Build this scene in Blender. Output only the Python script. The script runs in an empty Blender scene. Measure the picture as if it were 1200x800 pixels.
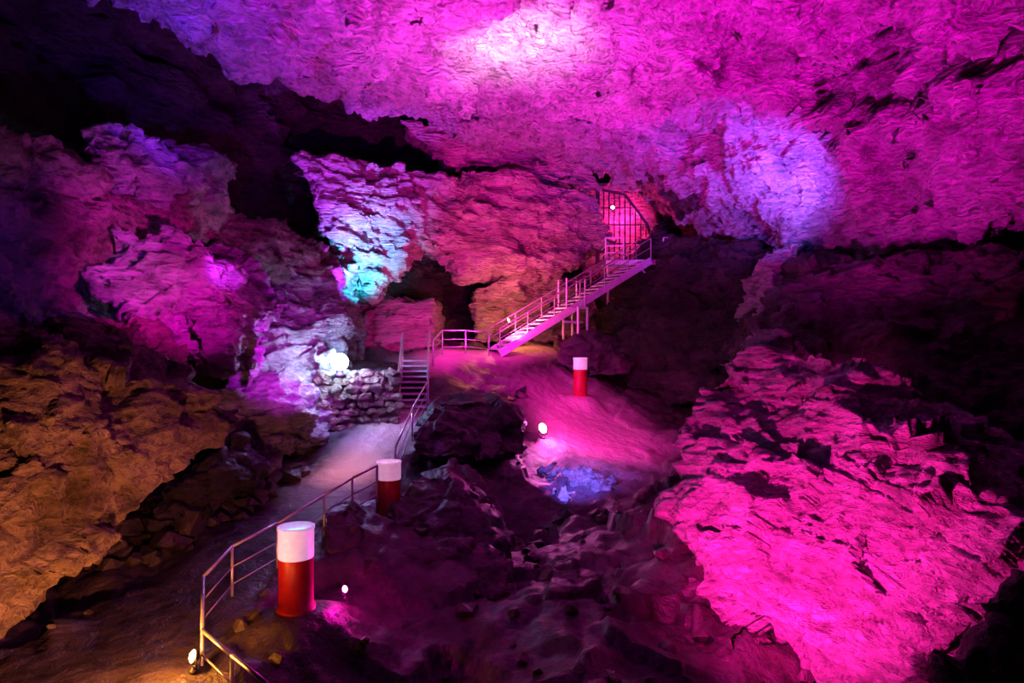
import bpy, bmesh, math, random
import numpy as np
from mathutils import Vector, noise, Matrix

EYE = 6.0
def S(a, b, d):
    """survey point: bearing/elevation tangents (1/800 units) from the viewing terrace, range d metres"""
    return ((a-600)/800*d, d, EYE+(400-b)/800*d)

scene = bpy.context.scene
scene.view_settings.view_transform = 'Standard'
try: scene.view_settings.look = 'Medium High Contrast'
except Exception: scene.view_settings.look = 'None'

# ---------------------------------------------------------------- materials
def rock_mat(name, c1, c2, c3, bscale=1.0, strata=1.0, bump=0.5, rough=0.8, dist=0.12, mul=0.6):
    m = bpy.data.materials.new(name); m.use_nodes = True
    nt = m.node_tree; N = nt.nodes; L = nt.links
    b = N['Principled BSDF']
    tc = N.new('ShaderNodeTexCoord')
    mp = N.new('ShaderNodeMapping'); mp.inputs['Scale'].default_value = (1, 1, strata)
    L.new(tc.outputs['Object'], mp.inputs['Vector'])
    def nz(sc, det, ro, dis=0):
        n = N.new('ShaderNodeTexNoise'); n.inputs['Scale'].default_value = sc
        n.inputs['Detail'].default_value = det; n.inputs['Roughness'].default_value = ro
        n.inputs['Distortion'].default_value = dis
        L.new(mp.outputs[0], n.inputs['Vector']); return n
    n1 = nz(0.6*bscale, 4, 0.65, 0.4); n2 = nz(2.6*bscale, 6, 0.72, 0.3)
    r = N.new('ShaderNodeValToRGB')
    r.color_ramp.elements[0].position = 0.33; r.color_ramp.elements[0].color = (*c1, 1)
    r.color_ramp.elements[1].position = 0.66; r.color_ramp.elements[1].color = (*c3, 1)
    e = r.color_ramp.elements.new(0.48); e.color = (*c2, 1)
    L.new(n1.outputs['Fac'], r.inputs['Fac'])
    r2 = N.new('ShaderNodeValToRGB')
    r2.color_ramp.elements[0].position = 0.38; r2.color_ramp.elements[0].color = (0.15, 0.15, 0.15, 1)
    r2.color_ramp.elements[1].position = 0.52; r2.color_ramp.elements[1].color = (1, 1, 1, 1)
    L.new(n2.outputs['Fac'], r2.inputs['Fac'])
    mx = N.new('ShaderNodeMix'); mx.data_type = 'RGBA'; mx.blend_type = 'MULTIPLY'  # stain speckles and crevice shade darkened into the colour, in the bump hollows
    mx.inputs['Factor'].default_value = mul
    L.new(r.outputs[0], mx.inputs['A']); L.new(r2.outputs[0], mx.inputs['B'])
    L.new(mx.outputs['Result'], b.inputs['Base Color'])
    v = N.new('ShaderNodeTexVoronoi'); v.inputs['Scale'].default_value = 3.6*bscale
    L.new(mp.outputs[0], v.inputs['Vector'])
    a1 = N.new('ShaderNodeMath'); a1.operation = 'MULTIPLY_ADD'; a1.inputs[1].default_value = 0.35
    L.new(v.outputs['Distance'], a1.inputs[0]); L.new(n2.outputs['Fac'], a1.inputs[2])
    bp = N.new('ShaderNodeBump'); bp.inputs['Strength'].default_value = bump; bp.inputs['Distance'].default_value = dist*4
    L.new(a1.outputs[0], bp.inputs['Height']); L.new(bp.outputs[0], b.inputs['Normal'])
    b.inputs['Roughness'].default_value = rough
    b.inputs['Specular IOR Level'].default_value = 0.5
    return m

def plain(name, col, rough=0.5, metal=0.0, em=None, es=0, noise_amt=0.25):
    m = bpy.data.materials.new(name); m.use_nodes = True
    nt = m.node_tree; N = nt.nodes; L = nt.links; b = N['Principled BSDF']
    tc = N.new('ShaderNodeTexCoord'); n = N.new('ShaderNodeTexNoise'); n.inputs['Scale'].default_value = 9
    n.inputs['Detail'].default_value = 3
    L.new(tc.outputs['Object'], n.inputs['Vector'])
    r = N.new('ShaderNodeValToRGB')
    r.color_ramp.elements[0].position = 0.3; r.color_ramp.elements[1].position = 0.7
    r.color_ramp.elements[0].color = tuple(c*(1-noise_amt) for c in col)+(1,)
    r.color_ramp.elements[1].color = tuple(col)+(1,)
    L.new(n.outputs['Fac'], r.inputs['Fac']); L.new(r.outputs[0], b.inputs['Base Color'])
    b.inputs['Roughness'].default_value = rough; b.inputs['Metallic'].default_value = metal
    if em:
        b.inputs['Emission Color'].default_value = (*em, 1); b.inputs['Emission Strength'].default_value = es
    return m

M_ceil = rock_mat('limestone_ceiling', (.34,.31,.30), (.58,.56,.54), (.72,.70,.68), 0.9, 2.4, 1.0, 0.5, 0.30, .5)
M_rock = rock_mat('limestone_pale', (.30,.26,.25), (.56,.52,.50), (.72,.68,.66), 0.9, 2.4, 1.0, 0.42, 0.16, .5)
M_strata = rock_mat('limestone_strata', (.36,.28,.25), (.58,.48,.43), (.68,.6,.55), 0.9, 3.5, 1.0, 0.55, 0.14, .5)
M_brown = rock_mat('limestone_brown', (.14,.09,.07), (.34,.25,.20), (.50,.38,.30), 1.2, 1.4, 1.0, 0.55, 0.13, .6)
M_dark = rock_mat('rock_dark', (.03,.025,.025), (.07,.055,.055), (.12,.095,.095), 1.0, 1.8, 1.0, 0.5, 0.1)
M_mud = rock_mat('mud_floor', (.04,.027,.03), (.075,.052,.06), (.12,.085,.085), 0.8, 1.0, 0.6, 0.38, 0.06)

# ---------------------------------------------------------------- mesh helpers
def new_obj(name, verts, faces, mats, smooth=True, midx=None):
    me = bpy.data.meshes.new(name); me.from_pydata([tuple(v) for v in verts], [], faces)
    me.update()
    for m in mats: me.materials.append(m)
    if smooth: me.polygons.foreach_set('use_smooth', [True]*len(me.polygons))
    if midx is not None: me.polygons.foreach_set('material_index', midx)
    ob = bpy.data.objects.new(name, me); scene.collection.objects.link(ob)
    return ob

def facet(q):
    d, pts = noise.voronoi(q)
    c = pts[0]; g = noise.cell_vector(c*13.7)
    return (g-Vector((.5,.5,.5))).dot(q-c)*2.2 + (noise.cell(c*7.1)-.5)*.35, d

def rn(p, s, bed, seed, fr=0.3):
    """metres of relief / amp: angular facets + bedding planes + fine fractal"""
    q = Vector((p[0]*s+seed*7.3, p[1]*s-seed*3.1, p[2]*s*1.3+seed*1.7))
    wv = noise.noise_vector(q*0.9)*0.35
    f1, d1 = facet(q*0.8+wv)
    f2, d2 = facet(q*2.1+wv)
    f3, d3 = facet(q*5.2)
    v = f1*0.85+f2*0.46+f3*0.17+noise.fractal(q*2.2, 0.7, 2.1, 4)*fr
    if bed > 0:
        zz = p[2]+noise.noise(q*0.5)*0.9+p[0]*0.12
        for t, a in ((0.85, .55), (0.31, .28)):
            k = math.floor(zz/t); fz = zz/t-k
            h = noise.noise(Vector((p[0]*.45, p[1]*.45, k*3.77+seed)))
            h2 = noise.noise(Vector((p[0]*.45, p[1]*.45, (k+1)*3.77+seed)))
            e = min(max((fz-.86)/.14, 0), 1)
            v += bed*a*((h*(1-e)+h2*e)*1.6 - (0.45 if .80 < fz < .93 else 0))
    return v

def displace(me, amp, s, bed, seed, fr=.3):
    n = len(me.vertices)
    co = np.empty(n*3); me.vertices.foreach_get('co', co); co = co.reshape(-1, 3)
    no = np.empty(n*3); me.vertex_normals.foreach_get('vector', no); no = no.reshape(-1, 3)
    dv = np.array([rn(c, s, bed, seed, fr) for c in co])
    co += no*(dv*amp)[:, None]
    me.vertices.foreach_set('co', co.ravel()); me.update()

def rock(name, hulls, voxel=0.14, amp=0.35, s=0.7, bed=.3, seed=1, mat=None, fr=.2):
    bm = bmesh.new()
    for h in hulls:
        vs = [bm.verts.new(p) for p in h]
        r = bmesh.ops.convex_hull(bm, input=vs)
        junk = [g for g in r['geom_interior'] if isinstance(g, bmesh.types.BMVert)]
        junk += [g for g in r['geom_unused'] if isinstance(g, bmesh.types.BMVert)]
        bmesh.ops.delete(bm, geom=list(set(junk)), context='VERTS')
    bmesh.ops.recalc_face_normals(bm, faces=bm.faces)
    me = bpy.data.meshes.new(name+'_t'); bm.to_mesh(me); bm.free()
    ob = bpy.data.objects.new(name, me); scene.collection.objects.link(ob)
    md = ob.modifiers.new('r', 'REMESH'); md.mode = 'VOXEL'; md.voxel_size = voxel
    sm = ob.modifiers.new('s', 'SMOOTH'); sm.iterations = 3; sm.factor = 0.5
    dg = bpy.context.evaluated_depsgraph_get()
    me2 = bpy.data.meshes.new_from_object(ob.evaluated_get(dg))
    ob.modifiers.clear(); ob.data = me2
    displace(me2, amp, s, bed, seed, fr)
    me2.polygons.foreach_set('use_smooth', [True]*len(me2.polygons))
    me2.materials.clear(); me2.materials.append(mat or M_rock)
    return ob

def hull(front, depth=4.0, drop=0.0, shrink=1.0):
    P = [S(*f) for f in front]
    c = np.mean(P, axis=0)
    B = []
    for p in P:
        q = c+(np.array(p)-c)*shrink
        B.append((q[0]*1.0, q[1]+depth, q[2]-drop))
    return P+B

def up(P, n, axis):
    P = np.moveaxis(np.asarray(P, float), axis, 0)
    k = P.shape[0]; t = np.linspace(0, k-1, n); i = np.minimum(t.astype(int), k-2); f = (t-i)
    f = f.reshape((-1,)+(1,)*(P.ndim-1))
    g = lambda j: P[np.clip(j, 0, k-1)]
    a, b, c, d = g(i-1), g(i), g(i+1), g(i+2)
    R = 0.5*((2*b)+(-a+c)*f+(2*a-5*b+4*c-d)*f**2+(-a+3*b-3*c+d)*f**3)
    return np.moveaxis(R, 0, axis)

def loft(name, grid, nu, nv, mat, amp, s, bed, seed, fr=.3, pre=None):
    G = up(up(grid, nu, 0), nv, 1)
    V = G.reshape(-1, 3)
    if pre is not None: V = pre(V)
    F = [(i*nv+j, i*nv+j+1, (i+1)*nv+j+1, (i+1)*nv+j) for i in range(nu-1) for j in range(nv-1)]
    ob = new_obj(name, V, F, [mat])
    displace(ob.data, amp, s, bed, seed, fr)
    return ob

class MB:
    def __init__(s): s.v = []; s.f = []; s.m = []
    def add(s, vs, fs, mi=0):
        o = len(s.v); s.v += [tuple(v) for v in vs]
        for f in fs: s.f.append(tuple(i+o for i in f)); s.m.append(mi)
    def box(s, c, ax, ay, az, mi=0):
        c = Vector(c); ax, ay, az = Vector(ax), Vector(ay), Vector(az)
        vs = [c+x*ax+y*ay+z*az for x in (-1, 1) for y in (-1, 1) for z in (-1, 1)]
        s.add(vs, [(0,1,3,2),(4,6,7,5),(0,4,5,1),(2,3,7,6),(0,2,6,4),(1,5,7,3)], mi)
    def beam(s, p, q, w, h, mi=0):
        p, q = Vector(p), Vector(q); d = (q-p)
        side = d.cross(Vector((0,0,1)))
        if side.length < 1e-4: side = Vector((1,0,0))
        side.normalize(); u = side.cross(d).normalized()
        s.box((p+q)/2, d/2, side*w/2, u*h/2, mi)
    def tube(s, p, q, r, mi=0, n=8):
        p, q = Vector(p), Vector(q); d = (q-p).normalized()
        a = d.orthogonal().normalized(); b = d.cross(a)
        vs = []
        for e in (p, q):
            for i in range(n):
                t = 2*math.pi*i/n; vs.append(e+(a*math.cos(t)+b*math.sin(t))*r)
        fs = [(i, (i+1)%n, n+(i+1)%n, n+i) for i in range(n)]+[tuple(range(n))[::-1], tuple(range(n, 2*n))]
        s.add(vs, fs, mi)
    def lathe(s, c, prof, mi=0, n=40, axis=None):
        vs = []
        if axis is None: A, B, Z = Vector((1,0,0)), Vector((0,1,0)), Vector((0,0,1))
        else:
            Z = Vector(axis).normalized(); A = Z.orthogonal().normalized(); B = Z.cross(A)
        c = Vector(c)
        for r, z in prof:
            for i in range(n):
                t = 2*math.pi*i/n; vs.append(c+A*r*math.cos(t)+B*r*math.sin(t)+Z*z)
        fs = []
        for k in range(len(prof)-1):
            for i in range(n):
                fs.append((k*n+i, k*n+(i+1)%n, (k+1)*n+(i+1)%n, (k+1)*n+i))
        s.add(vs, fs, mi)
    def make(s, name, mats, smooth=False):
        return new_obj(name, s.v, s.f, mats, smooth, s.m)

# ---------------------------------------------------------------- lights
def spot(name, loc, tgt, col, p, ang, blend=0.8, r=0.12):
    l = bpy.data.lights.new(name, 'SPOT'); l.energy = p; l.color = col
    l.spot_size = math.radians(ang); l.spot_blend = blend; l.shadow_soft_size = r
    o = bpy.data.objects.new(name, l); o.location = loc
    o.rotation_euler = (Vector(tgt)-Vector(loc)).to_track_quat('-Z', 'Y').to_euler()
    scene.collection.objects.link(o); return o
def point(name, loc, col, p, r=0.15):
    l = bpy.data.lights.new(name, 'POINT'); l.energy = p; l.color = col; l.shadow_soft_size = r
    o = bpy.data.objects.new(name, l); o.location = loc; scene.collection.objects.link(o); return o

MAG = (1.0, 0.005, 0.78); PINK = (1.0, 0.03, 0.42); AMB = (1.0, 0.42, 0.08); WHT = (1.0, 0.62, 0.85)

# ---------------------------------------------------------------- floor (thin-plate through survey points)
ctl = [(347,715,11),(456,612,16),(680,467,28),(415,545,19.5),(325,665,13),(240,758,10.5),(440,600,15.2),(100,760,10.5),
       (485,482,22.8),(530,414,29),(580,416,30),(640,405,33),(600,436,28),(500,418,27.5),(560,450,26.5),
       (720,505,26),(760,485,28),(640,548,21),(760,565,20),(570,610,17),(550,520,21),(600,720,12),(600,830,9.5),
       (800,700,13),(900,800,10.5),(720,610,17),(800,600,16),(700,820,9.5),(450,720,12),(450,830,9.5),
       (150,640,14),(280,600,16.5),(340,540,20),(430,830,8.5),(240,830,8.6),(60,830,8.6),(480,545,20)]
C = [S(*c) for c in ctl]
C += [(-15,5,1.5),(0,3,1.5),(14,4,1.2),(-15,18,2.5),(-12,26,4),(-4,36,5.6),(6,38,6),(12,34,5),(15,24,3),(15,14,1.5),(0,-3,1.4),(-14,-3,1.4),(14,-3,1.4),(2,33.5,5.6)]
C = np.array(C)
def U(r2): return r2*np.log(r2+1e-9)
n = len(C); D2 = ((C[:, None, :2]-C[None, :, :2])**2).sum(-1)
A = np.zeros((n+3, n+3)); A[:n, :n] = U(D2)+np.eye(n)*2.0
A[:n, n] = 1; A[:n, n+1:] = C[:, :2]; A[n, :n] = 1; A[n+1:, :n] = C[:, :2].T
w = np.linalg.solve(A, np.concatenate([C[:, 2], [0, 0, 0]]))
def hbase(X, Y):
    X = np.asarray(X, float); Y = np.asarray(Y, float)
    out = w[n]+w[n+1]*X+w[n+2]*Y
    for i in range(n): out = out+w[i]*U((X-C[i, 0])**2+(Y-C[i, 1])**2)
    return out
PATH = [S(60,830,8.6), S(130,765,10), S(230,690,12), S(300,632,14.5), S(370,580,17.5), S(415,545,19.5), S(450,510,21.2), S(485,482,22.8)]
PATH2 = [S(485,418,26.6), S(530,414,29), S(580,416,30), (2,33,5.6)]
BOLL = [(347, 616, 11, .275, 1.32, .50), (456, 540, 16, .27, 1.42, .42), (680, 419, 28, .28, 1.55, .48)]
def pdist(X, Y):
    best = np.full(X.shape, 1e9)
    for poly in (PATH, PATH2):
        for a, b in zip(poly[:-1], poly[1:]):
            dx, dy = b[0]-a[0], b[1]-a[1]; t = np.clip(((X-a[0])*dx+(Y-a[1])*dy)/(dx*dx+dy*dy), 0, 1)
            best = np.minimum(best, np.hypot(X-a[0]-t*dx, Y-a[1]-t*dy))
    return best
xs = np.arange(-18, 19, 0.1); ys = np.arange(-4, 41, 0.1)
X, Y = np.meshgrid(xs, ys, indexing='ij'); H = hbase(X, Y); PD = pdist(X, Y)
Hn = np.zeros_like(H)
for i in range(len(xs)):
    for j in range(len(ys)):
        q = Vector((xs[i], ys[j], 0))
        f1, _ = facet(q*0.38+noise.noise_vector(q*.5)*.3)
        f2, _ = facet(q*1.3)
        Hn[i, j] = noise.fractal(q*0.45, 0.9, 2.1, 5)*0.34 + f1*.35 + f2*.12
sandc = np.exp(-(((X-3.2)/2.6)**2+((Y-25.0)/4.5)**2))
k = np.clip((PD-0.8)/0.9, 0.05, 1)*np.clip(1-sandc*1.0, 0.12, 1)
H = H+Hn*k
H -= 0.9*np.exp(-(((X+.6)/1.7)**2+((Y-17.3)/1.3)**2))
for (a_, b_, d_, r_, h_, _w) in BOLL:
    bx, by, bz = S(a_, b_, d_)
    ww = np.exp(-(((X-bx)**2+(Y-by)**2)/.8**2)**1.5)
    H = H*(1-ww)+(bz-h_)*ww
def floor_z(x, y):
    i = int(np.clip(round((x+18)/0.1), 0, len(xs)-1)); j = int(np.clip(round((y+4)/0.1), 0, len(ys)-1)); return float(H[i, j])
V = np.stack([X, Y, H], -1).reshape(-1, 3); ny = len(ys); nx = len(xs)
F = [(i*ny+j, (i+1)*ny+j, (i+1)*ny+j+1, i*ny+j+1) for i in range(nx-1) for j in range(ny-1)]
sandmask = np.maximum(np.clip(1.3-PD*1.0, 0, 1)*np.clip((Y-16.3)/3, .0, 1), np.clip(sandc*2.2-0.5, 0, 1))
fl = new_obj('floor', V, F, [M_mud])
at = fl.data.attributes.new('sand', 'FLOAT', 'POINT'); at.data.foreach_set('value', sandmask.ravel())
nt = M_mud.node_tree; b = nt.nodes['Principled BSDF']
src = b.inputs['Base Color'].links[0].from_socket
an = nt.nodes.new('ShaderNodeAttribute'); an.attribute_name = 'sand'
mx = nt.nodes.new('ShaderNodeMix'); mx.data_type = 'RGBA'; mx.inputs['B'].default_value = (.5,.41,.35,1)
nt.links.new(an.outputs['Fac'], mx.inputs['Factor']); nt.links.new(src, mx.inputs['A']); nt.links.new(mx.outputs['Result'], b.inputs['Base Color'])

# ---------------------------------------------------------------- cave shell
plan = [(-17,-4),(-16,4),(-15,11),(-14,18),(-11.5,24),(-9,29.5),(-5,34.5),(0,38),(4,40),(9,39.5),(13,35),(15.5,28),(17,18),(17.5,8),(17.5,-4)]
g = [[(x*(1.03 if z < 12 else 1.08), y, z) for z in (-1,4,9,13,17,21)] for x, y in plan]
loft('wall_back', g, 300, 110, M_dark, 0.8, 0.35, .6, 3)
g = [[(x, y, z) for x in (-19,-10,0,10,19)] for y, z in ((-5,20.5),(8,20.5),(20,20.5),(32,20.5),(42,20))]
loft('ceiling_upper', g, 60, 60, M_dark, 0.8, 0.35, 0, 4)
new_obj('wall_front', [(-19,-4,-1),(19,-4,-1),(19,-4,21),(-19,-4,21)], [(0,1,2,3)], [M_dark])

def row(y, pts, lip=1.6):
    a = pts[0]; z = pts[-1]
    return [(a[0]-0.3, y+0.2, a[1]+3.0), (a[0]-0.25, y, a[1]+0.7)]+[(p[0], y, p[1]) for p in pts]+[(z[0]+0.9, y+0.5, z[1]-0.35), (z[0]+3.5, y+1.5, z[1]-0.1)]
g = [row(-4, [(-11,14.5),(-5,16.5),(2,17),(8,16.2),(12.6,13),(15,9)]),
     row(4, [(-11,14.5),(-5,16.5),(2,17),(8,16.2),(12.6,13),(15,9)]),
     row(11, [(-11,14.6),(-5,16.2),(2,16.8),(8,16),(12.6,13),(14.8,9.2)]),
     row(18, [(-10.1,15),(-5,15.8),(1,16),(7,15.6),(11.6,13),(13.6,9.6)]),
     row(23, [(-8,15),(-4,15.6),(1,15.8),(6.2,15.3),(10.3,13),(12.7,9.3)]),
     row(28, [(-5,15.5),(-2,15.7),(1.5,15.8),(5.6,15),(9,13),(11,10.2)]),
     row(33, [(-0.7,15.7),(1,15.6),(3,15.5),(5,15),(7,13.9),(8.6,12.1)]),
     row(36.3, [(3,15.9),(3.6,15.7),(4.2,15.5),(5,15.3),(5.8,15),(6.5,14.6)])]
def cavities(V):
    """ragged solution cavities and large swells in the vault"""
    V = V.copy(); cen = np.array([0, 18, 5.0]); c0 = np.array([11.8, 20, 13.7])
    for i in range(len(V)):
        p = V[i]; d = p-c0
        m = math.exp(-((d[0]/3.2)**2+(d[1]/4)**2+(d[2]/1.2)**2))
        q = Vector(p)
        a = noise.fractal(q*0.9, .8, 2, 4)
        h = max(0, min(1, (m*1.3+a*.8-.60)*5))*1.5
        sw = noise.noise(q*0.22)*1.2+abs(noise.noise(q*0.35+Vector((9,2,4))))*2.0
        u = (p-cen)/np.linalg.norm(p-cen)
        edge = 1.0 if p[0] > -3 else .5
        V[i] = p+u*(h+(sw-.35)*edge*(.4 if p[1] > 30 else 1))
    return V
loft('ceiling', g, 540, 400, M_ceil, 0.55, 0.6, .15, 5, .5, cavities)

# ---------------------------------------------------------------- rocks
rock('rock_ledge', [hull([(465,138,31),(560,150,33),(690,190,36),(705,222,36),(600,200,33.5),(520,190,32)], 5)], 0.12, 0.3, 0.6, 1, 11, M_strata)
rock('rock_slab', [hull([(343,175,27.5),(430,185,29),(540,205,31),(505,262,31),(430,262,28),(365,250,27.5)], 6),
                   hull([(365,235,27.6),(500,235,30.5),(470,300,29.4),(425,345,28),(400,345,28),(380,290,28)], 4),
                   hull([(500,195,31),(600,200,33),(700,225,35.5),(712,290,36.2),(640,322,34.5),(540,320,32.5),(470,270,30)], 5)],
     0.10, 0.45, 0.5, 1.3, 12, M_strata)
rock('rock_wall_segment', [hull([(408,345,31),(508,350,31.5),(512,412,31),(405,420,30)], 5)], 0.10, 0.25, 0.9, 1, 13, M_strata)
rock('rock_wall_segment', [hull([(545,345,34.5),(600,318,34.5),(700,320,37),(705,400,37),(560,405,34)], 4)], 0.12, 0.35, 0.7, .9, 14, M_strata)
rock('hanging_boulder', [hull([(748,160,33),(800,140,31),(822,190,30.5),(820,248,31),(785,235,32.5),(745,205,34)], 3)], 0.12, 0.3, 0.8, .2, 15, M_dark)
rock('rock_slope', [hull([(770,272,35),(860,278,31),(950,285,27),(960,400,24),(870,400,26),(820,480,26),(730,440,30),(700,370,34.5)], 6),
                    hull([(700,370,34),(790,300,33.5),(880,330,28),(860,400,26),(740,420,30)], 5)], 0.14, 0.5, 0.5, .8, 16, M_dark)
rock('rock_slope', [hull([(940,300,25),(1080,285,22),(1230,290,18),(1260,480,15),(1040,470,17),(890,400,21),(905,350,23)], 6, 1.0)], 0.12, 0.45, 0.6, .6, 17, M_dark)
rock('rock_spire', [hull([(905,300,25.5),(940,285,25.5),(945,330,24.5),(925,380,23),(885,378,23.5),(895,335,25)], 2)], 0.08, 0.35, 1.1, 0.4, 18, M_rock)
rock('large_boulder', [[S(862,405,17),S(885,388,17.5),S(960,445,15.5),S(1060,488,13.8),S(1230,500,12),S(800,490,15.5),S(778,590,14.2),S(830,665,12.5),
                      S(910,720,11.2),S(1020,830,9.3),S(1110,770,9),S(1240,620,8.8),S(960,600,11.8),S(1080,640,10.2),
                      (9,18,1),(12,15,1),(12,10,0),(6,17,0.5),(4.2,14,1),(5,10,0)]],
     0.055, 0.5, 0.45, .55, 19, M_rock, .2)
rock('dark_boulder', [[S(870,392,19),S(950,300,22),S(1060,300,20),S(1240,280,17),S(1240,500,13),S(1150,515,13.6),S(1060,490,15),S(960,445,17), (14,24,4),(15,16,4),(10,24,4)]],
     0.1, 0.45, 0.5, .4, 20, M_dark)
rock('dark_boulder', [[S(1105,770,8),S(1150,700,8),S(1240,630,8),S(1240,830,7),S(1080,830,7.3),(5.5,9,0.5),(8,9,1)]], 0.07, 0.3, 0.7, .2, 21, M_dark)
rock('overhanging_boulder', [[S(-120,430,9.5),S(60,425,10.5),S(185,432,12),S(250,455,13),S(287,495,13.5),S(265,525,13.3),S(205,560,12.3),S(140,600,11.5),S(85,640,10.6),S(40,695,9.8),S(-10,745,9.2),S(-150,760,8.5),
                    S(90,520,10.2),S(0,600,9.2),S(-100,370,13),S(90,350,14.5),S(190,380,15.5),(-11,14,4.5),(-8,17,4.5),(-12,9,1)]],
     0.06, 0.42, 0.45, .4, 22, M_brown, .2)
rock('boulder', [hull([(88,330,15.5),(130,270,16.5),(200,268,17.5),(240,285,17.6),(300,362,17),(255,390,16),(180,385,15.2)], 3),
                 hull([(200,390,16),(250,385,16),(285,395,16.5),(270,430,16),(220,430,15.8)], 2)], 0.06, 0.55, 0.5, .6, 23, M_rock)
rock('boulder', [hull([(85,145,17.5),(125,132,18),(170,150,18.5),(178,200,18),(165,235,17.6),(100,215,17)], 3)], 0.08, 0.45, 0.7, .5, 24, M_rock)
rock('boulder', [hull([(160,190,19),(215,185,19.5),(228,225,19.5),(205,270,19),(150,262,18.5)], 3),
                 hull([(180,162,20.5),(225,160,21),(258,180,21),(235,198,20.5)], 2)], 0.09, 0.3, 0.8, .5, 25, M_brown)
rock('rock_pillar', [hull([(-60,130,14),(60,160,16),(110,200,16.5),(100,300,15.5),(60,380,14.5),(-60,400,13)], 3)], 0.1, 0.5, 0.7, 0.2, 26, M_brown)
rock('rock_ledge', [hull([(230,235,22),(330,262,24),(400,300,25.5),(390,330,25),(300,320,22.5),(245,290,21)], 4)], 0.1, 0.4, 0.7, .8, 27, M_brown)
rock('rock_pillar', [hull([(300,300,23.5),(380,310,25),(402,380,24),(398,440,22.8),(385,520,21),(330,540,19.5),(285,505,19.5),(250,400,20),(270,330,22)], 4),
                     hull([(265,420,18.8),(330,430,19.6),(345,510,19),(300,560,18),(260,520,17.6)], 3),
                     hull([(330,330,23),(385,350,23.5),(390,430,22),(340,420,21.5)], 2)], 0.08, 0.6, 0.5, .5, 28, M_rock)
rock('boulder', [hull([(190,560,15.2),(260,520,16),(288,560,15.6),(250,610,14.6),(170,620,14)], 2)], 0.08, 0.3, .9, .2, 29, M_dark)
rock('boulder', [hull([(480,505,20),(515,468,21),(580,465,21.5),(618,495,21.3),(616,535,20.5),(540,545,19.5),(485,540,19.5)], 2.5)], 0.07, 0.25, 0.6, .2, 30, M_mud, .12)
rock('boulder', [hull([(475,555,16),(520,545,16.3),(560,580,15.8),(600,640,14.5),(610,700,13.2),(520,720,12.6),(440,700,13),(435,630,14.5)], 3, 0.5)], 0.07, 0.3, 0.5, .1, 31, M_mud, .12)
rock('boulder', [hull([(378,602,13.9),(400,598,14),(425,625,13.8),(420,650,13.4),(385,655,13.2),(375,630,13.4)], 1.2)], 0.06, 0.15, 1.0, .2, 32, M_mud)
rock('boulder', [hull([(640,650,14.5),(760,640,15.5),(850,690,14),(900,770,11.5),(780,830,10),(640,830,10),(600,740,12)], 3, 1.0)], 0.08, 0.4, 0.45, .1, 33, M_mud, .12)
rock('boulder', [hull([(636,548,20.5),(680,543,20.8),(712,560,20.5),(716,588,19.5),(680,598,19),(640,585,19.3)], 1.5, 0.4)], 0.05, 0.32, 1.2, .2, 34, M_rock)
rock('boulder', [hull([(650,395,31),(700,388,31.5),(745,400,31),(742,440,29.5),(690,440,29.5),(655,425,30)], 2.5)], 0.1, 0.3, 0.7, .2, 35, M_mud)

# rubble (one object)
random.seed(5)
bm = bmesh.new()
def stone(bm, c, r, sq=(1, 1, .7), n=14, rot=True):
    vs = []
    a = random.random()*6.28 if rot else random.uniform(-.15, .15)
    for _ in range(n):
        v = Vector((random.gauss(0,1), random.gauss(0,1), random.gauss(0,1))).normalized()
        v = Vector((v.x*sq[0], v.y*sq[1], v.z*sq[2]))*r*random.uniform(.8, 1.1)
        v = Matrix.Rotation(a, 3, 'Z') @ v
        vs.append(bm.verts.new(v+Vector(c)))
    r_ = bmesh.ops.convex_hull(bm, input=vs)
    junk = [g for g in r_['geom_interior']+r_['geom_unused'] if isinstance(g, bmesh.types.BMVert)]
    if junk: bmesh.ops.delete(bm, geom=list(set(junk)), context='VERTS')
for _ in range(400):
    x = random.uniform(-13, 8); y = random.uniform(8, 27)
    if float(pdist(np.array([x]), np.array([y]))[0]) < 1.1 or ((x-3.2)/2.6)**2+((y-25)/4)**2 < 1: continue
    if abs(x+3.48) < .6 and abs(y-11) < .8: continue
    r = random.choice([.08,.1,.12,.15,.2,.3])
    stone(bm, (x, y, floor_z(x, y)+r*.25), r)
for _ in range(140):
    x = random.uniform(-9.5, -5.5); y = random.uniform(13.5, 20)
    if float(pdist(np.array([x]), np.array([y]))[0]) < 1.2: continue
    r = random.uniform(.15, .5)
    stone(bm, (x, y, floor_z(x, y)+r*.25), r)
me = bpy.data.meshes.new('rubble'); bm.to_mesh(me); bm.free(); me.materials.append(M_mud)
ob = bpy.data.objects.new('scattered_rubble', me); scene.collection.objects.link(ob)

# dry stone retaining wall beside the steps
bm = bmesh.new()
for k in range(11):
    z = 2.45+k*0.25; t = -0.08*(k % 2)
    while t < 1.0:
        x = -6.1+t*2.45; y = 21.8+0.25*math.sin(t*2)+k*0.035
        r = random.uniform(.13, .23)
        stone(bm, (x+random.uniform(-.03,.03), y+random.uniform(-.08,.08), z+random.uniform(-.05,.05)), r*1.2, (1.15, 1.0, .78), 22, False); t += r*1.7/2.45
me = bpy.data.meshes.new('dsw'); bm.to_mesh(me); bm.free(); me.materials.append(M_brown)
ob = bpy.data.objects.new('dry_stone_wall', me); scene.collection.objects.link(ob)
rock('earth_bank', [[(-6.3,22.3,2),(-3.75,22.5,2),(-6.3,22.6,4.95),(-3.8,22.7,4.95),(-6.5,27,2),(-4.2,27.5,2),(-6.5,27,5.4),(-4.5,27,5.2)]], 0.12, 0.08, 1, 0, 36, M_dark)

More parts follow.
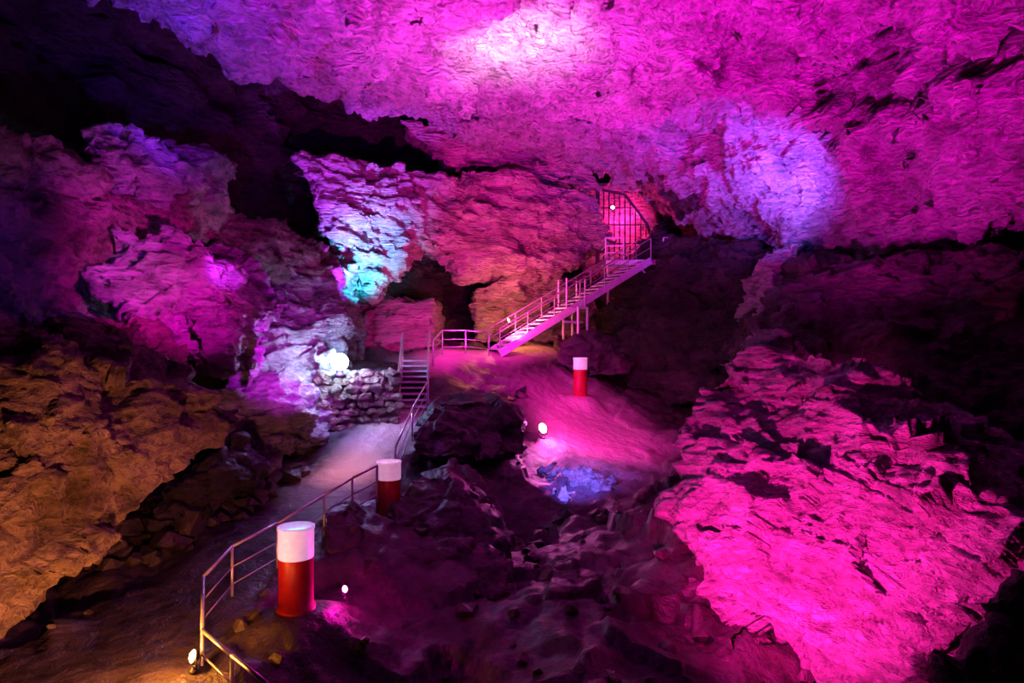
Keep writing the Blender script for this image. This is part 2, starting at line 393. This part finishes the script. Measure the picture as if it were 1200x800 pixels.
# ---------------------------------------------------------------- metalwork
M_steel = plain('galvanised_steel', (.55,.53,.55), 0.4, 0.6)
M_lilac = plain('painted_steel', (.78,.68,.82), 0.5, 0.0)
M_red = plain('red_enamel', (.42,.012,.03), 0.45)
M_white = plain('opal_white', (.85,.8,.85), 0.4, 0, (1,.5,.85), .35)
M_white1 = plain('opal_white_cool', (.85,.82,.9), 0.4, 0, (.8,.5,1), .38)
M_black = plain('black_housing', (.03,.03,.03), 0.5)

def stair(name, base, top, width, n, rail_h=1.0):
    mb = MB(); b, t = Vector(base), Vector(top)
    h = Vector((t.x-b.x, t.y-b.y, 0)); L_ = h.length; h.normalize(); s = Vector((-h.y, h.x, 0)); upv = Vector((0,0,1))
    for sg in (-1, 1):
        o = s*width/2*sg
        mb.beam(b+o-upv*.1, t+o-upv*.1, .07, .34, 1)
        mb.tube(b+o+upv*rail_h, t+o+upv*rail_h, .035); mb.tube(b+o+upv*rail_h*.55, t+o+upv*rail_h*.55, .022)
        m = max(2, int(L_/1.3))
        for i in range(m+1):
            p = b.lerp(t, i/m)+o; mb.tube(p-upv*.1, p+upv*rail_h, .03)
    for i in range(n):
        p = b.lerp(t, (i+.5)/n)
        mb.box(p, h*(L_/n*.45), s*width/2, upv*.03, 1)
    return mb
st = stair('main', (-0.8,30.3,floor_z(-.8,30.3)+.1), (6.6,34.3,10.1), 1.15, 24)
for dx in (0, .45):
    for q in (0, 1):
        px, py = 2.75+dx+(-.3 if q else .3), 32.0+(.5 if q else -.5)+dx*.5
        st.tube((px, py, floor_z(px, py)-.2), (px, py, 7.6), .06, 1)
st.beam((2.4,31.5,6.9),(3.3,32,6.9),.1,.1,1)
for (px,py) in ((2.5,31.3),(3.4,31.8),(2.2,32.3),(3.1,32.8)):
    st.tube((px,py,7.5),(px,py,8.9),.035,1)
st.box((2.8,32.05,7.55),(.5,.25,0),(-.25,.5,0),(0,0,.04),1)
st.tube((6.2,33.7,9.8),(7.4,34.6,8.7),.05,1); st.tube((7.0,34.2,10),(8.2,35,9.0),.05,1)
st.make('metal_staircase', [M_steel, M_lilac])

pf = MB()
pf.box((6.9,35.1,10.05),(2.2,0,0),(0,.85,0),(0,0,.06),0)
for y in (34.25, 35.95): pf.beam((4.7,y,9.95),(9.1,y,9.95),.08,.2,1)
for x in (4.7,5.6,7.6,8.4,9.1):
    pf.tube((x,34.25,10.1),(x,34.25,11.2),.04,1)
for (a,bb) in ((4.7,5.6),(7.6,9.1)):
    for z in (10.45,10.8,11.2): pf.tube((a,34.25,z),(bb,34.25,z),.035,1)
for x in (4.7,9.1):
    for z in (10.45,10.8,11.2): pf.tube((x,34.25,z),(x,35.95,z),.03,1)
for x in (5,8.8):
    pf.tube((x,35.6,6.5),(x,35.6,10),.07,1)
pf.make('viewing_platform', [M_steel, M_lilac])

lo = stair('lo', (-3.35,23.0,3.7), (-3.75,26.6,5.35), 1.0, 9, 1.0)
lo.make('short_staircase', [M_steel, M_lilac])

gt = MB(); outline = [(4.6,14.1),(6.0,13.8),(7.2,12.2),(7.4,11.5)]
def topz(x):
    return float(np.interp(x, [4.6,6.0,7.2,7.5],[14.1,13.7,12.2,11.4]))
x = 4.6
while x <= 7.45:
    gt.tube((x,36.3,10.1),(x,36.3,topz(x)),.034); x += .28
for z in (10.3,11.2,12.2,13.1):
    xr = 7.4 if z < 12 else (7.1 if z < 12.5 else 6.4); gt.beam((4.6,36.3,z),(xr,36.3,z),.05,.06,0)
for a, bb in zip(outline[:-1], outline[1:]): gt.beam((a[0],36.3,a[1]),(bb[0],36.3,bb[1]),.09,.14,0)
gt.beam((4.55,36.3,10.1),(4.55,36.3,14.1),.2,.16,0)
gt.make('barred_gate', [plain('gate_steel', (.05,.02,.03), .5, .1)])
rock('gate_passage', [[(4,38.2,9.5),(8.5,38.2,9.5),(4,38.2,15),(8,38.2,15),(4,39.5,9.5),(8.5,39.5,9.5),(4,39.5,15),(8.5,39.5,15)]], .15, .12, .8, .2, 40, M_rock)

def railing(name, bases, h=0.95, extra=()):
    mb = MB(); P = [Vector(p) for p in bases]; upv = Vector((0,0,1))
    for p in P: mb.tube(p-upv*.25, p+upv*h, .028)
    for a, b_ in zip(P[:-1], P[1:]):
        mb.tube(a+upv*h, b_+upv*h, .028); mb.tube(a+upv*h*.62, b_+upv*h*.62, .014); mb.tube(a+upv*h*.3, b_+upv*h*.3, .014)
    return mb.make(name, [M_steel], True)
def onf(a, b, d, h=.95):
    x, y, z = S(a, b, d); return (x, y, z-h)
rb = [onf(312,800,8.0), onf(272,768,8.8), onf(237,738,9.8), onf(238,676,10.9), onf(272,640,12), onf(325,613,13), onf(380,580,14.2), onf(413,560,14.9), onf(442,545,15.4)]
railing('path_railing', rb)
railing('path_railing', [(-3.3,19.3,floor_z(-3.3,19.3)), (-3.1,21.2,floor_z(-3.1,21.2)), (-2.85,22.9,3.7)])
railing('path_railing', [(x_, y_, floor_z(x_, y_)) for x_, y_ in ((-3.1,26.8),(-2.9,28.4),(-2.0,29.4),(-1.0,29.7))], 1.0)

# ---------------------------------------------------------------- bollard lamps
M_glow = plain('lamp_diffuser', (.8,.9,1), .4, 0, (.30,.72,1), 0.95)
M_glow2 = plain('lamp_diffuser_pink', (.9,.8,1), .4, 0, (1,.6,1), 1.1)
def bollard(a, btop, d, r, h, wh, gl, wm):
    x, y, z = S(a, btop, d); zb = z-h
    mb = MB()
    mb.lathe((x,y,zb), [(r*1.12,-.15),(r*1.12,.05),(r,.05),(r,h-wh)], 0)
    mb.lathe((x,y,zb), [(r,h-wh),(r*1.02,h-wh+.01),(r*1.02,h-.05),(r*1.06,h-.04),(r*1.06,h),(r*.92,h),(r*.9,h-.12)], 1)
    mb.lathe((x,y,zb), [(r*.9,h-.10),(r*.45,h-.09),(0.001,h-.08)], 2)
    mb.make('bollard_lamp', [M_red, wm, gl], True)
    return x, y, z
t1 = bollard(*BOLL[0], M_glow, M_white1)
t2 = bollard(*BOLL[1], M_glow2, M_white)
t3 = bollard(*BOLL[2], M_glow2, M_white)
for t, c, p in ((t1, (.8,.3,.8), 16), (t2, WHT, 25), (t3, WHT, 40)):
    spot('bollard_spot', (t[0]-.9, t[1]-1.2, t[2]+.9), (t[0], t[1], t[2]-.3), c, p, 40, .8, .1)  # unseen spot standing off each bollard, shining onto its body

# ---------------------------------------------------------------- floodlight fixtures standing on rock
def flood(loc, aim, col, es, r=.16):
    mb = MB(); loc = Vector(loc); d = (Vector(aim)-loc).normalized(); s = d.cross(Vector((0,0,1))).normalized()
    mb.lathe(loc, [(0.001,-r*.9),(r*.55,-r*.85),(r*.8,-r*.5),(r*1.1,-.02),(r*1.1,.01),(r*.98,.01)], 0, 28, d)
    mb.lathe(loc, [(r*.98,0),(r*.7,r*.25),(r*.35,r*.36),(0.001,r*.4)], 1, 28, d)
    for sg in (-1, 1):
        mb.tube(loc+s*r*1.15*sg, loc+s*r*1.15*sg-Vector((0,0,r*1.3)), .012)
    mb.tube(loc+s*r*1.15-Vector((0,0,r*1.3)), loc-s*r*1.15-Vector((0,0,r*1.3)), .015)
    mb.lathe(loc-Vector((0,0,r*1.3+.12)), [(.001,0),(r*.6,0),(r*.6,.05),(.02,.06),(.02,.12)], 0, 16)
    mb.make('floodlight', [M_black, plain('flood_lens', (1,1,1), .3, 0, col, es)], True)

def globe(name, c, r, col, es):
    """bulkhead globe lamp on a short stem"""
    mb = MB(); prof = [(max(.001, r*math.sin(t)), -r*math.cos(t)) for t in np.linspace(0, math.pi, 18)]
    mb.lathe(c, prof, 1, 28)
    mb.lathe(c, [(.001,-r-.22),(r*.7,-r-.22),(r*.7,-r-.12),(r*.45,-r-.1),(r*.45,-r*.85)], 0, 24)
    mb.make(name, [M_black, plain('globe_glass', (1,1,1), .3, 0, col, es)], True)
fA = S(398,424,21.5); globe('globe_lamp', fA, .27, (.6,.95,1), 60)
fB = list(S(636,514,23.2)); fB[2] = floor_z(fB[0], fB[1])+.33; flood(fB, (fB[0]+.9, fB[1]-1.2, fB[2]+.6), (1,.7,.9), 40, .17)
fC = S(404,690,11.8); flood(fC, (fC[0]+1.0, fC[1]-.7, fC[2]+.5), (1,.3,.8), 14, .06)
fD = list(S(226,775,9.6)); fD[2] = floor_z(fD[0], fD[1])+.24; flood(fD, (fD[0]-.8, fD[1]-.9, fD[2]+.5), (1,.55,.15), 30, .09)
fE = S(596,376,33); flood(fE, (fE[0]+2, fE[1]-.6, fE[2]+.6), (1,.5,.15), 20, .14)
fF = S(718,243,36.0); flood(fF, (fF[0], fF[1]-2, fF[2]+.2), (1,.4,.7), 14, .10)

# ---------------------------------------------------------------- lighting
spot('ceiling_flood', (-1,16.5,6), (1,22.0,16), MAG, 15500, 118, 1.0)
spot('ceiling_hot', (-.8,18.5,6), (.0,22.8,16), (1,.10,.82), 13500, 74, 1.0, .3)
spot('ceiling_core', (-.6,18.8,6), (.2,22.8,16), (1,.75,.85), 21000, 33, 1.0, .3)
spot('ceiling_flood_right', (6,14,6.5), (10,20.0,14.5), (1,.0,.75), 8500, 100, 1.0)
spot('ceiling_flood_far', (5,26,8.5), (4,30,15.5), MAG, 2400, 100, 1.0)
spot('lip_violet', (-7.5,16.5,10), (-8.5,20.5,15.2), (.20,.02,1), 2800, 105, 1.0)
spot('wall_violet', (8.9,21.4,9.4), (9.3,27.0,13.2), (.20,.09,1), 7000, 84, 1.0, .3)
spot('wall_violet_low', (10.2,23.0,9.2), (9.8,27,12.0), (.4,.2,1), 900, 75, 1)
spot('slab_cyan', S(434,358,25.2), S(428,312,28), (.03,.6,1), 6000, 60, 1.0)
spot('slab_violet', S(430,380,24), S(415,215,29), (.38,.05,1), 8500, 62, 1.0)
spot('slab_pink', (1,26,6), S(600,265,33), (1,.05,.36), 4300, 74, 1.0)
point('lamp_A_back', (fA[0]-.05, fA[1]+.5, fA[2]+.1), (.28,.5,1), 190)
point('lamp_A_front', (fA[0]+.2, fA[1]-.6, fA[2]+.1), (.5,.10,1), 200)
spot('masonry_violet', (-4.6,18.6,4.2), (-4.9,21.9,3.9), (.45,.10,1), 170, 75, 1)
spot('column_pink', (-5,16.5,5.5), S(330,400,21), (.7,.02,1), 1300, 80, 1)
spot('boulder_magenta', (-4.2,11.5,6.9), S(195,325,16.5), MAG, 3300, 46, .9, .06)
spot('boulder_white', (-4.2,11.5,6.9), S(165,320,16), WHT, 450, 24, 1, .06)
spot('upper_left', S(230,320,14), S(135,175,17.5), (.7,.06,1), 850, 50, 1, .06)
spot('upper_left_violet', (-7,11,7.5), S(50,260,15.5), (.25,.05,1), 500, 70, 1, .06)
spot('ledge_violet', (-7,16,7.5), S(310,280,23), (.55,.03,1), 500, 50, 1)
point('amber_rear', (fE[0], fE[1]-.6, fE[2]+.2), AMB, 200)
spot('rear_pink', (-1.5,28.5,6), (-4.5,31,8), (1,.02,.5), 1200, 110, 1)
spot('rear_pink_wall', (0,30,6.2), (2,34.5,8.5), (1,.10,.27), 1100, 110, 1)
point('gate_pink', (6.2,37.2,12.6), (1,.03,.28), 480)
point('platform_amber', (8.6,35,10.5), (1,.6,.1), 50)
spot('terrace_magenta', (-1,25,9), (-.5,28.5,5), (1,.01,.65), 2400, 90, 1)
spot('sand_pink', (1.6,21.6,5.5), (3.4,25.2,3), (1,.02,.5), 1300, 90, 1)
point('flood_B_light', (fB[0]+.25, fB[1]-.3, fB[2]+.1), (1,.12,.7), 150)
spot('pool_violet', S(664,538,18.4), S(676,568,20.3), (.20,.14,1), 1000, 80, 1, .04)
spot('boulder_pink', (2.0,9.4,2.6), (6.2,12.8,3.2), (1,.02,.42), 3700, 120, 1, .06)
spot('boulder_pink_low', (4.6,7.4,1.8), (6.3,11,2.3), (1,.03,.48), 500, 100, 1, .06)
spot('rim_pink', (4.4,13.5,7), S(1010,430,17), (1,.05,.5), 800, 28, 1, .05)
point('flood_C_light', (fC[0]+.15, fC[1]-.2, fC[2]+.15), (1,.01,.5), 50)
point('flood_D_light', (fD[0]-.25, fD[1]-.3, fD[2]+.25), (1,.38,.06), 150)
spot('amber_boulder', (-3.8,6.2,2.2), (-6.8,10.5,3.6), (1,.34,.16), 1300, 100, 1)
spot('path_warm', (-4.4,17,5), (-4.8,19.3,2.5), (1,.36,.3), 420, 50, 1)
point('cave_fill', (0,12,9), (.7,.02,1), 170, 1.0)
point('cave_fill_rear', (2,24,8), (.9,.02,.5), 170, 1.0)

wd = bpy.data.worlds.new('w'); scene.world = wd; wd.use_nodes = True
wd.node_tree.nodes['Background'].inputs[0].default_value = (.02,.0,.03,1)

cam = bpy.data.cameras.new('camera'); cam.lens = 24; cam.sensor_width = 36; cam.clip_end = 200
co = bpy.data.objects.new('camera', cam); co.location = (0,0,EYE); co.rotation_euler = (math.pi/2,0,0)
scene.collection.objects.link(co); scene.camera = co
